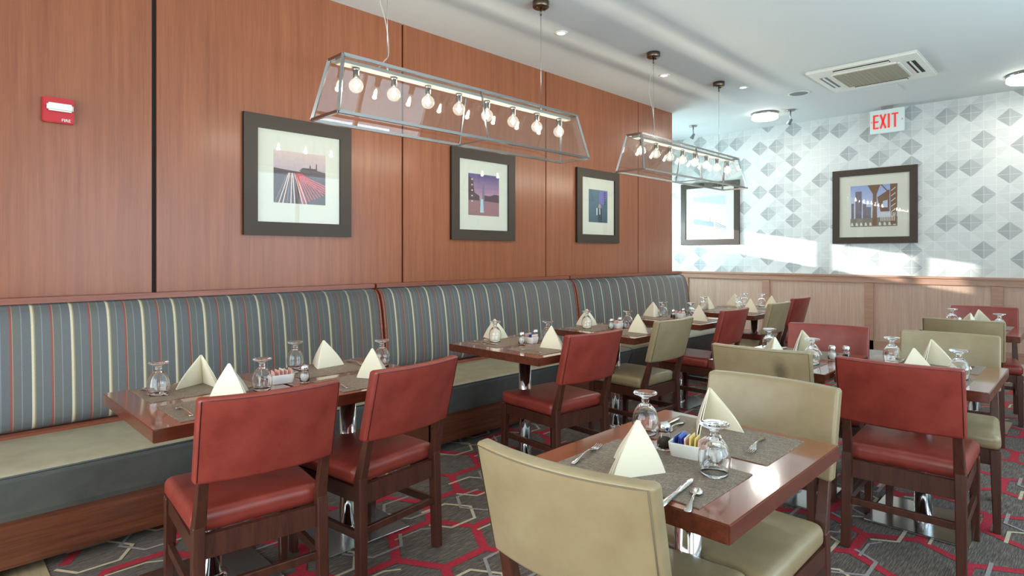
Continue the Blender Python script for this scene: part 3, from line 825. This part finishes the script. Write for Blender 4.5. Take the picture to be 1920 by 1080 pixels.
def art_tower(bm, w_, h_):
    a, b = w_/2, h_/2
    poly(bm, [(-a,-b),(a,-b),(a,b),(-a,b)], 0, 0)
    poly(bm, [(-a,-b),(a,-b),(a,-.25*b),(-a,-.2*b)], 1, 1)
    poly(bm, [(-a,-.28*b),(-a,.9*b),(-.7*a,.7*b),(-.62*a,.1*b),(-.3*a,-.05*b),(-.3*a,-.28*b)], 2, 2)
    poly(bm, [(-.1*a,-.28*b),(0,.0),(.4*a,-.02*b),(.7*a,.08*b),(a,.05*b),(a,-.32*b)], 2, 2)
    poly(bm, [(-.12*a,-.6*b),(.02*a,-.6*b),(.02*a,.6*b),(-.05*a,.66*b),(-.12*a,.6*b)], 3, 3)
    poly(bm, [(-.26*a,-.85*b),(-.02*a,-.85*b),(-.06*a,-.2*b),(-.22*a,-.2*b)], 4, 4)
    for k in range(5): poly(bm, [(-.82*a,(.75-.26*k)*b),(-.72*a,(.75-.26*k)*b),(-.72*a,(.68-.26*k)*b),(-.82*a,(.68-.26*k)*b)], 4, 5)
def art_night(bm, w_, h_):
    a, b = w_/2, h_/2
    poly(bm, [(-a,-b),(a,-b),(a,b),(-a,b)], 0, 0)
    poly(bm, [(.1*a,.2*b),(.6*a,.1*b),(.9*a,.6*b),(a,b),(.1*a,.95*b)], 1, 1)
    poly(bm, [(.0*a,-.98*b),(.45*a,-.98*b),(.4*a,-.1*b),(-.1*a,-.1*b)], 2, 2)
    poly(bm, [(-.2*a,-.55*b),(-.08*a,-.55*b),(-.06*a,-.12*b),(-.2*a,-.12*b)], 3, 4)
    poly(bm, [(.12*a,-.5*b),(.22*a,-.5*b),(.2*a,-.12*b),(.1*a,-.12*b)], 3, 4)
    poly(bm, [(0,-.1*b),(.3*a,-.1*b),(.25*a,.12*b),(.05*a,.15*b)], 3, 3)
    for k in range(6): poly(bm, [(.66*a,(.9-.14*k)*b),(.76*a,(.9-.14*k)*b),(.76*a,(.82-.14*k)*b),(.66*a,(.82-.14*k)*b)], 4, 2)
def art_pier(bm, w_, h_):
    a, b = w_/2, h_/2
    poly(bm, [(-a,-b),(a,-b),(a,b),(-a,b)], 0, 0)
    poly(bm, [(-a,-b),(.28*a,-b),(.28*a,-.5*b),(-.4*a,-.38*b),(-a,-.25*b)], 1, 1)
    for k in range(6): poly(bm, [(.36*a,(-.5-.08*k)*b),(a,(-.78-.08*k)*b),(a,(-.83-.08*k)*b),(.36*a,(-.54-.08*k)*b)], 2, 2)
    poly(bm, [(-a,.7*b),(a,.45*b),(a,.95*b),(-a,.95*b)], 1, 3)
    poly(bm, [(.02*a,-.5*b),(.06*a,-.5*b),(.06*a,-.22*b),(.02*a,-.22*b)], 3, 2)
def art_bridge(bm, w_, h_):
    a, b = w_/2, h_/2; rr = random.Random(5)
    poly(bm, [(-a,-b),(a,-b),(a,b),(-a,b)], 0, 0)
    for x, wd, t in ((-.96,.12,.15),(-.78,.28,.72),(-.46,.16,.1),(-.3,.2,-.05)): poly(bm, [(x*a,-.6*b),((x+wd)*a,-.6*b),((x+wd)*a,t*b),(x*a,t*b)], 1, 1)
    poly(bm, [(-a,-b),(a,-b),(a,-.55*b),(-a,-.6*b)], 2, 2)
    for k in range(10): poly(bm, [((-.98+.2*k)*a,-.95*b),((-.86+.2*k)*a,-.95*b),((-.9+.2*k)*a,-.8*b),((-.96+.2*k)*a,-.8*b)], 3, 4)
    poly(bm, [(-.05*a,-.95*b),(.16*a,-.95*b),(.14*a,.55*b),(.3*a,b),(-.25*a,b),(-.02*a,.55*b)], 4, 3)
    poly(bm, [(.16*a,.4*b),(.68*a,.75*b),(.68*a,-.3*b),(.3*a,-.3*b)], 3, 3)
    poly(bm, [(.4*a,.2*b),(.6*a,.25*b),(.6*a,-.1*b),(.4*a,-.1*b)], 5, 0)
    poly(bm, [(.72*a,-.9*b),(.96*a,-.9*b),(a,b),(.7*a,b)], 5, 3)
    poly(bm, [(.3*a,b),(.36*a,b),(.66*a,.62*b),(.62*a,.58*b)], 5, 3)
    for k in range(9): poly(bm, [((.3+.07*k)*a,-.75*b),((.33+.07*k)*a,-.75*b),((.35+.07*k)*a,-.35*b),((.32+.07*k)*a,-.35*b)], 6, 4)
    for k in range(6): poly(bm, [(.74*a,(-.6+.25*k)*b),(.92*a,(-.45+.25*k)*b),(.92*a,(-.41+.25*k)*b),(.74*a,(-.56+.25*k)*b)], 6, 4)
def picture(label, w_, h_, bw, pw, ph_, art, mats, loc, rz, pz=0):
    """front faces -Y locally"""
    t = thing('framed_picture', label, 'picture', loc, rz, 'framed city photographs')
    a, b = w_/2, h_/2
    bm = BM()
    for (x0, x1, z0, z1) in ((-a, a, b-bw, b), (-a, a, -b, -b+bw), (-a, -a+bw, -b+bw, b-bw), (a-bw, a, -b+bw, b-bw)): box(bm, x0, x1, -.028, -.002, z0, z1, 0)
    for f in bm.faces:
        if abs(f.normal.y) < .5: f.material_index = 1
    bm.normal_update()
    for f in bm.faces: f.material_index = 0 if abs(f.normal.y) > .5 else 1
    part('frame', bm, ['frame', 'frame_side'], t)
    bm = BM(); box(bm, -a+bw, a-bw, -.012, -.002, -b+bw, b-bw); part('mat_board', bm, 'mat_board', t)
    bm = BM(); art(bm, pw, ph_); p = part('print', bm, mats, t, (0, -.0128, pz))
    bm = BM(); vs_ = [bm.verts.new(c) for c in ((-a+bw, -.018, -b+bw), (a-bw, -.018, -b+bw), (a-bw, -.018, b-bw), (-a+bw, -.018, b-bw))]; bm.faces.new(vs_)
    part('glazing', bm, 'picture_glass', t)
m1 = [grad('dusk_sky', srgb(176, 160, 172), srgb(214, 190, 182), 0, .18), P_('dusk_road', 84, 74, 76), P_('dusk_trees', 96, 84, 84), P_('trail_white', 226, 200, 190), P_('trail_red', 206, 88, 92), P_('trail_grey', 130, 110, 112)]
m2 = [grad('violet_sky', srgb(180, 140, 160), srgb(92, 80, 130), -.02, .18), P_('plaza', 150, 108, 112), P_('plaza_trees', 84, 62, 70), P_('tower_grey', 120, 110, 132), P_('tower_glow', 176, 198, 206), P_('window_glow', 214, 178, 150)]
m3 = [grad('teal_night', srgb(62, 92, 104), srgb(88, 116, 128), -.18, .18), P_('night_sky', 112, 108, 170), P_('night_dark', 44, 54, 66), P_('night_rose', 170, 140, 150), P_('night_light', 190, 206, 210)]
m4 = [grad('bright_sky', srgb(232, 238, 240), srgb(206, 216, 222), -.2, .27), P_('pier_grey', 150, 164, 176), P_('pier_dark', 120, 136, 150), P_('pier_cloud', 182, 194, 202)]
m5 = [grad('blue_sky', srgb(200, 206, 222), srgb(150, 168, 214), -.1, .27), P_('skyscraper', 112, 104, 112), P_('riverbank', 126, 118, 104), P_('bridge_brown', 118, 88, 62), P_('rail_white', 212, 208, 196)]
picture('dark-framed photograph of red and white light trails on a highway', .775, .80, .090, .375, .355, art_trails, m1, (1.885, WY, 1.878), 0)
picture('dark-framed photograph of a tower under a violet sky', .775, .80, .090, .375, .370, art_tower, m2, (3.615, WY, 1.878), 0, .005)
picture('dark-framed photograph of a dim teal night scene, last on the wood wall', .775, .80, .090, .345, .360, art_night, m3, (5.33, WY, 1.878), 0, .005)
picture('framed pale washed-out photograph half behind the far pendant lamp', .955, .965, .082, .53, .545, art_pier, m4, (BX, 4.285, 1.985), R(-90))
picture('large framed photograph of a bridge tower and skyscraper on patterned wallpaper', .955, .965, .082, .53, .535, art_bridge, m5, (BX, 2.055, 1.975), R(-90))

# ------------------------------------------------------------------ pendant lamps
def pendant(cx, label):
    cy = 2.885
    t = thing('pendant_lamp', label, 'lamp', (cx, cy, 0), 0, 'glass box pendant lamps')
    zt, zb = 2.40, 2.078
    tx, ty, bx, by = .975, .075, 1.04, .143
    T = [(-tx,-ty,zt),(tx,-ty,zt),(tx,ty,zt),(-tx,ty,zt)]; B = [(-bx,-by,zb),(bx,-by,zb),(bx,by,zb),(-bx,by,zb)]
    bm = BM(); W_ = .016
    for P4 in (T, B):
        for i in range(4): bar(bm, P4[i], P4[(i+1)%4], W_, W_)
    for i in range(4): bar(bm, T[i], B[i], W_, W_)
    for s in (-1, 1): bar(bm, (0, s*ty, zt), (0, s*by, zb), .010, .010)
    bar(bm, (0, -by, zb), (0, by, zb), .010, .010)
    part('frame', bm, 'nickel', t)
    bm = BM()
    for i in range(4):
        j = (i+1) % 4; f = bm.faces.new([bm.verts.new(p) for p in (T[i], T[j], B[j], B[i])])
    part('glass_panes', bm, 'pane', t)
    bm = BM(); box(bm, -tx+.01, tx-.01, -.030, .030, zt-.030, zt-.006); bevel(bm, .003, 1)
    part('socket_rail', bm, 'rail_metal', t)
    for k in range(8):
        x = -.855 + k*.2443
        s = obj('socket', cached('socket', lambda: mesh(lathe(BM(), [(0, zt-.03), (.020, zt-.03), (.020, zt-.045), (.0165, zt-.047), (.0165, zt-.085), (0, zt-.085)], 16), 'socket', 'nickel')), t, (x, 0, 0))
        def bulb():
            bm = BM(); r = .040; zc = zt - .128
            pr = [(.0145, zt-.083), (.0145, zt-.090)] + [(r*math.sin(a), zc + r*math.cos(a)) for a in [R(24 + 156*i/12) for i in range(13)]]
            pr[-1] = (0, zc - r)
            return mesh(lathe(bm, pr, 20), 'bulb', 'bulb_glass')
        b = obj('bulb', cached('bulb', bulb), t, (x, 0, 0))
        def fil():
            bm = BM(); lathe(bm, [(0, zt-.098), (.006, zt-.104), (.010, zt-.122), (.010, zt-.138), (.005, zt-.148), (0, zt-.150)], 10); return mesh(bm, 'filament', 'filament')
        obj('filament', cached('filament', fil), b)
        d = bpy.data.lights.new('bulb_light', 'POINT'); d.energy = BULB_W; d.color = (1.0, .91, .76); d.shadow_soft_size = .012
        lo = bpy.data.objects.new('bulb_light', d); COL.objects.link(lo);
        lo.location = (cx + x, cy, zt - .148)
    for s in (-1, 1):
        x = s*.655
        bm = BM(); lathe(bm, [(0, CZ-.045), (.055, CZ-.045), (.060, CZ-.040), (.060, CZ-.0005), (0, CZ-.0005)], 24); lathe(bm, [(0, CZ-.10), (.007, CZ-.10), (.007, CZ-.045), (0, CZ-.045)], 10)
        for e in (-1, 1): lathe(bm, [(0, CZ-.056), (.006, CZ-.056), (.006, CZ-.045), (0, CZ-.045)], 8, e*.04, 0)
        part('canopy', bm, 'bronze', t, (x, 0, 0))
        bm = BM(); tube(bm, [(x, 0, CZ-.09), (x, 0, zt-.005)], .0018, 6); lathe(bm, [(0, zt-.01), (.008, zt-.01), (.006, zt+.03), (0, zt+.03)], 10, x, 0)
        part('suspension_wire', bm, 'steel', t)
        bm = BM(); lathe(bm, [(0, zt-.008), (.012, zt-.008), (.012, zt+.006), (0, zt+.006)], 10, x, 0)
    x = -.655; import math as _m
    pts = [(x, 0, CZ-.09), (x-.03, .012, CZ-.22), (x-.045, .02, CZ-.36), (x-.01, .008, CZ-.50), (x+.004, 0, CZ-.60), (x+.006, -.002, CZ-.70), (x-.02, 0, zt+.05), (x-.05, 0, zt+.012), (x-.065, 0, zt-.004)]
    sm = []
    for i in range(len(pts)-1):
        p0, p1, p2, p3 = [Vector(pts[max(0, min(len(pts)-1, i+d_))]) for d_ in (-1, 0, 1, 2)]
        for k in range(5):
            u = k/5; sm.append(.5*((2*p1) + (p2-p0)*u + (2*p0-5*p1+4*p2-p3)*u*u + (3*p1-p0-3*p2+p3)*u**3))
    sm.append(Vector(pts[-1]))
    bm = BM(); tube(bm, sm, .0034, 7); part('power_cord', bm, 'cord', t)
pendant(2.555, 'long glass box pendant lamp with eight globe bulbs nearest the camera')
pendant(5.400, 'long glass box pendant lamp with eight globe bulbs near the papered wall')

# ------------------------------------------------------------------ ceiling and wall fittings
def disc_lamp(x, y, r, label):
    t = thing('ceiling_lamp', label, 'lamp', (x, y, CZ), 0, 'round ceiling lamps')
    part('mount', lathe(BM(), [(0, -.0005), (r, -.0005), (r, -.028), (0, -.028)], 40), 'nickel', t)
    part('diffuser', lathe(BM(), [(r-.006, -.028), (r-.003, -.066), (r-.02, -.080), (0, -.082)], 40), 'lamp', t)
    d = bpy.data.lights.new('lamp_light', 'AREA'); d.shape = 'DISK'; d.size = r*1.9; d.energy = 9; d.color = (1, .95, .86)
    lo = bpy.data.objects.new('lamp_light', d); COL.objects.link(lo); lo.location = (x, y, CZ-.09)
disc_lamp(7.80, 3.09, .165, 'round flush ceiling lamp left of the exit sign, above the wallpaper')
disc_lamp(7.98, .49, .20, 'round flush ceiling lamp beside the air conditioner, cut by the frame')
for x, y, lab in ((3.78, 3.17, 'tiny recessed downlight beyond the nearest pendant canopy'), (5.42, 3.17, 'tiny recessed downlight beside the far pendant cord'), (6.42, 2.78, 'tiny recessed downlight past the farthest pendant canopy')):
    t = thing('downlight', lab, 'lamp', (x, y, CZ), 0, 'recessed downlights')
    part('trim_ring', lathe(BM(), [(.034, -.0005), (.055, -.0005), (.055, -.006), (.038, -.008), (.034, -.004)], 24), 'white_plastic', t)
    part('lens', lathe(BM(), [(0, -.0035), (.035, -.0035)], 24), 'lamp_small', t)
t = thing('ceiling_speaker', 'round grey speaker grille set in the ceiling', 'speaker', (7.10, 2.43, CZ))
part('bezel', lathe(BM(), [(.095, -.0005), (.118, -.0005), (.118, -.008), (.098, -.010), (.095, -.006)], 32), 'white_plastic', t)
part('grille', lathe(BM(), [(0, -.007), (.096, -.005)], 32), 'grille_grey', t)
# air conditioner cassette
t = thing('ceiling_air_conditioner', 'square white air conditioner cassette flush in the ceiling', 'air conditioner', (6.80, 1.63, CZ))
bm = BM(); box(bm, -.48, .48, -.48, .48, -.030, -.0005); bevel(bm, .012, 2); part('fascia', bm, 'white_plastic', t)
bm = BM(); box(bm, -.275, .275, -.275, .275, -.046, -.030); g = part('intake_grille', bm, 'grille', t)
bm = BM()
for k in range(15):
    y = -.26 + k*.037; box(bm, -.27, .27, y, y+.006, -.049, -.046)
part('grille_bars', bm, 'grille', g)
bm = BM()
for a in (0, 90, 180, 270):
    mt = Matrix.Rotation(R(a), 4, 'Z'); box(bm, -.275, .275, -.300, -.278, -.040, -.030, 0, mt)
    box(bm, .278, .300, -.275, .275, -.040, -.030, 0, mt) if a == 0 else None
part('grille_border', bm, 'white_plastic', t)
for a in (0, 90, 180, 270):
    mt = Matrix.Rotation(R(a), 4, 'Z')
    bm = BM(); box(bm, -.24, .24, -.415, -.345, -.0315, -.0302, 0, mt); v_ = part('vent_slot', bm, 'grille_grey' if a == 180 else 'black', t)
    bm = BM(); box(bm, -.235, .235, -.384, -.370, -.040, -.0312, 0, mt); part('louver_flap', bm, 'white_plastic', v_)
# ceiling hatch
bm = BM(); box(bm, -.16, .16, -.16, .16, -.006, -.0005)
o = part('ceiling_hatch', bm, 'ceiling', None, (7.62, 1.70, CZ)); tag(o, 'faint square white access hatch behind the air conditioner', 'hatch')
# exit sign
t = thing('exit_sign', 'white EXIT sign with red letters hanging from the ceiling', 'sign', (8.50, 1.865, 3.005), R(-90))
bm = BM(); box(bm, -.185, .185, -.022, .022, -.145, .145); bevel(bm, .006, 2); part('housing', bm, 'sign_white', t)
bm = BM(); box(bm, -.06, .06, -.02, .02, .145, .1845); part('mount', bm, 'nickel', t)
bm = BM(); yz = -.0235
def seg(x0, z0, x1, z1, wd=.021): bar(bm, (x0, yz, z0), (x1, yz, z1), wd, .003, up=Vector((0,1,0)))
hgt = .088
def E_(x):
    seg(x, -hgt, x, hgt, .022)
    for z in (-hgt+.010, 0, hgt-.010): seg(x, z, x+.050, z, .020)
E_(-.138)
seg(-.068, -hgt, -.012, hgt, .022); seg(-.068, hgt, -.012, -hgt, .022)
seg(.022, -hgt, .022, hgt, .023)
seg(.088, -hgt, .088, hgt-.01, .022); seg(.052, hgt-.010, .124, hgt-.010, .020)
for s in (-1, 1): seg(s*.158, -.012, s*.168, 0, .006); seg(s*.158, .012, s*.168, 0, .006)
part('lettering', bm, 'exit_red', t)
# fire alarm
t = thing('fire_alarm', 'red fire alarm strobe on the wood panelling', 'fire alarm', (.538, WY, 2.115))
bm = BM(); box(bm, -.068, .068, -.030, -.0005, -.066, .066); bevel(bm, .004, 2); part('plate', bm, 'alarm_red', t)
bm = BM(); box(bm, -.052, .062, -.054, -.030, -.008, .034); bevel(bm, .008, 3); part('strobe_lens', bm, 'white_plastic', t)
fc = bpy.data.curves.new('lettering', 'FONT'); fc.body = 'FIRE'; fc.size = .022; fc.extrude = .0006; fc.materials.append(M['sign_white'])
fo = bpy.data.objects.new('tmp_lettering', fc); COL.objects.link(fo)
lm = bpy.data.meshes.new_from_object(fo.evaluated_get(bpy.context.evaluated_depsgraph_get())); bpy.data.objects.remove(fo)
obj('lettering', lm, t, (.012, -.031, -.058), (R(90), 0, 0))
# little spot lamps near the papered wall
for x, y, lab in ((7.86, 2.79, 'small swivel spot lamp on the ceiling between round lamp and exit sign'), (7.84, 4.12, 'small swivel spot lamp on the ceiling near the end of the wood wall')):
    t = thing('spot_lamp', lab, 'lamp', (x, y, CZ), 0, 'swivel spot lamps')
    part('mount', lathe(BM(), [(0, -.0005), (.055, -.0005), (.055, -.012), (0, -.012)], 20), 'nickel', t)
    bm = BM(); tube(bm, [(0, 0, -.012), (0, 0, -.10), (.01, -.01, -.125)], .008, 8); part('arm', bm, 'nickel', t)
    bm = BM(); lathe(bm, [(0, 0), (.016, 0), (.020, -.03), (.030, -.075), (.027, -.075), (.010, -.02), (0, -.02)], 16)
    bmesh.ops.rotate(bm, verts=list(bm.verts), cent=(0,0,0), matrix=Matrix.Rotation(R(35), 3, 'X'))
    part('head', bm, 'grille_grey', t, (.01, -.01, -.115))
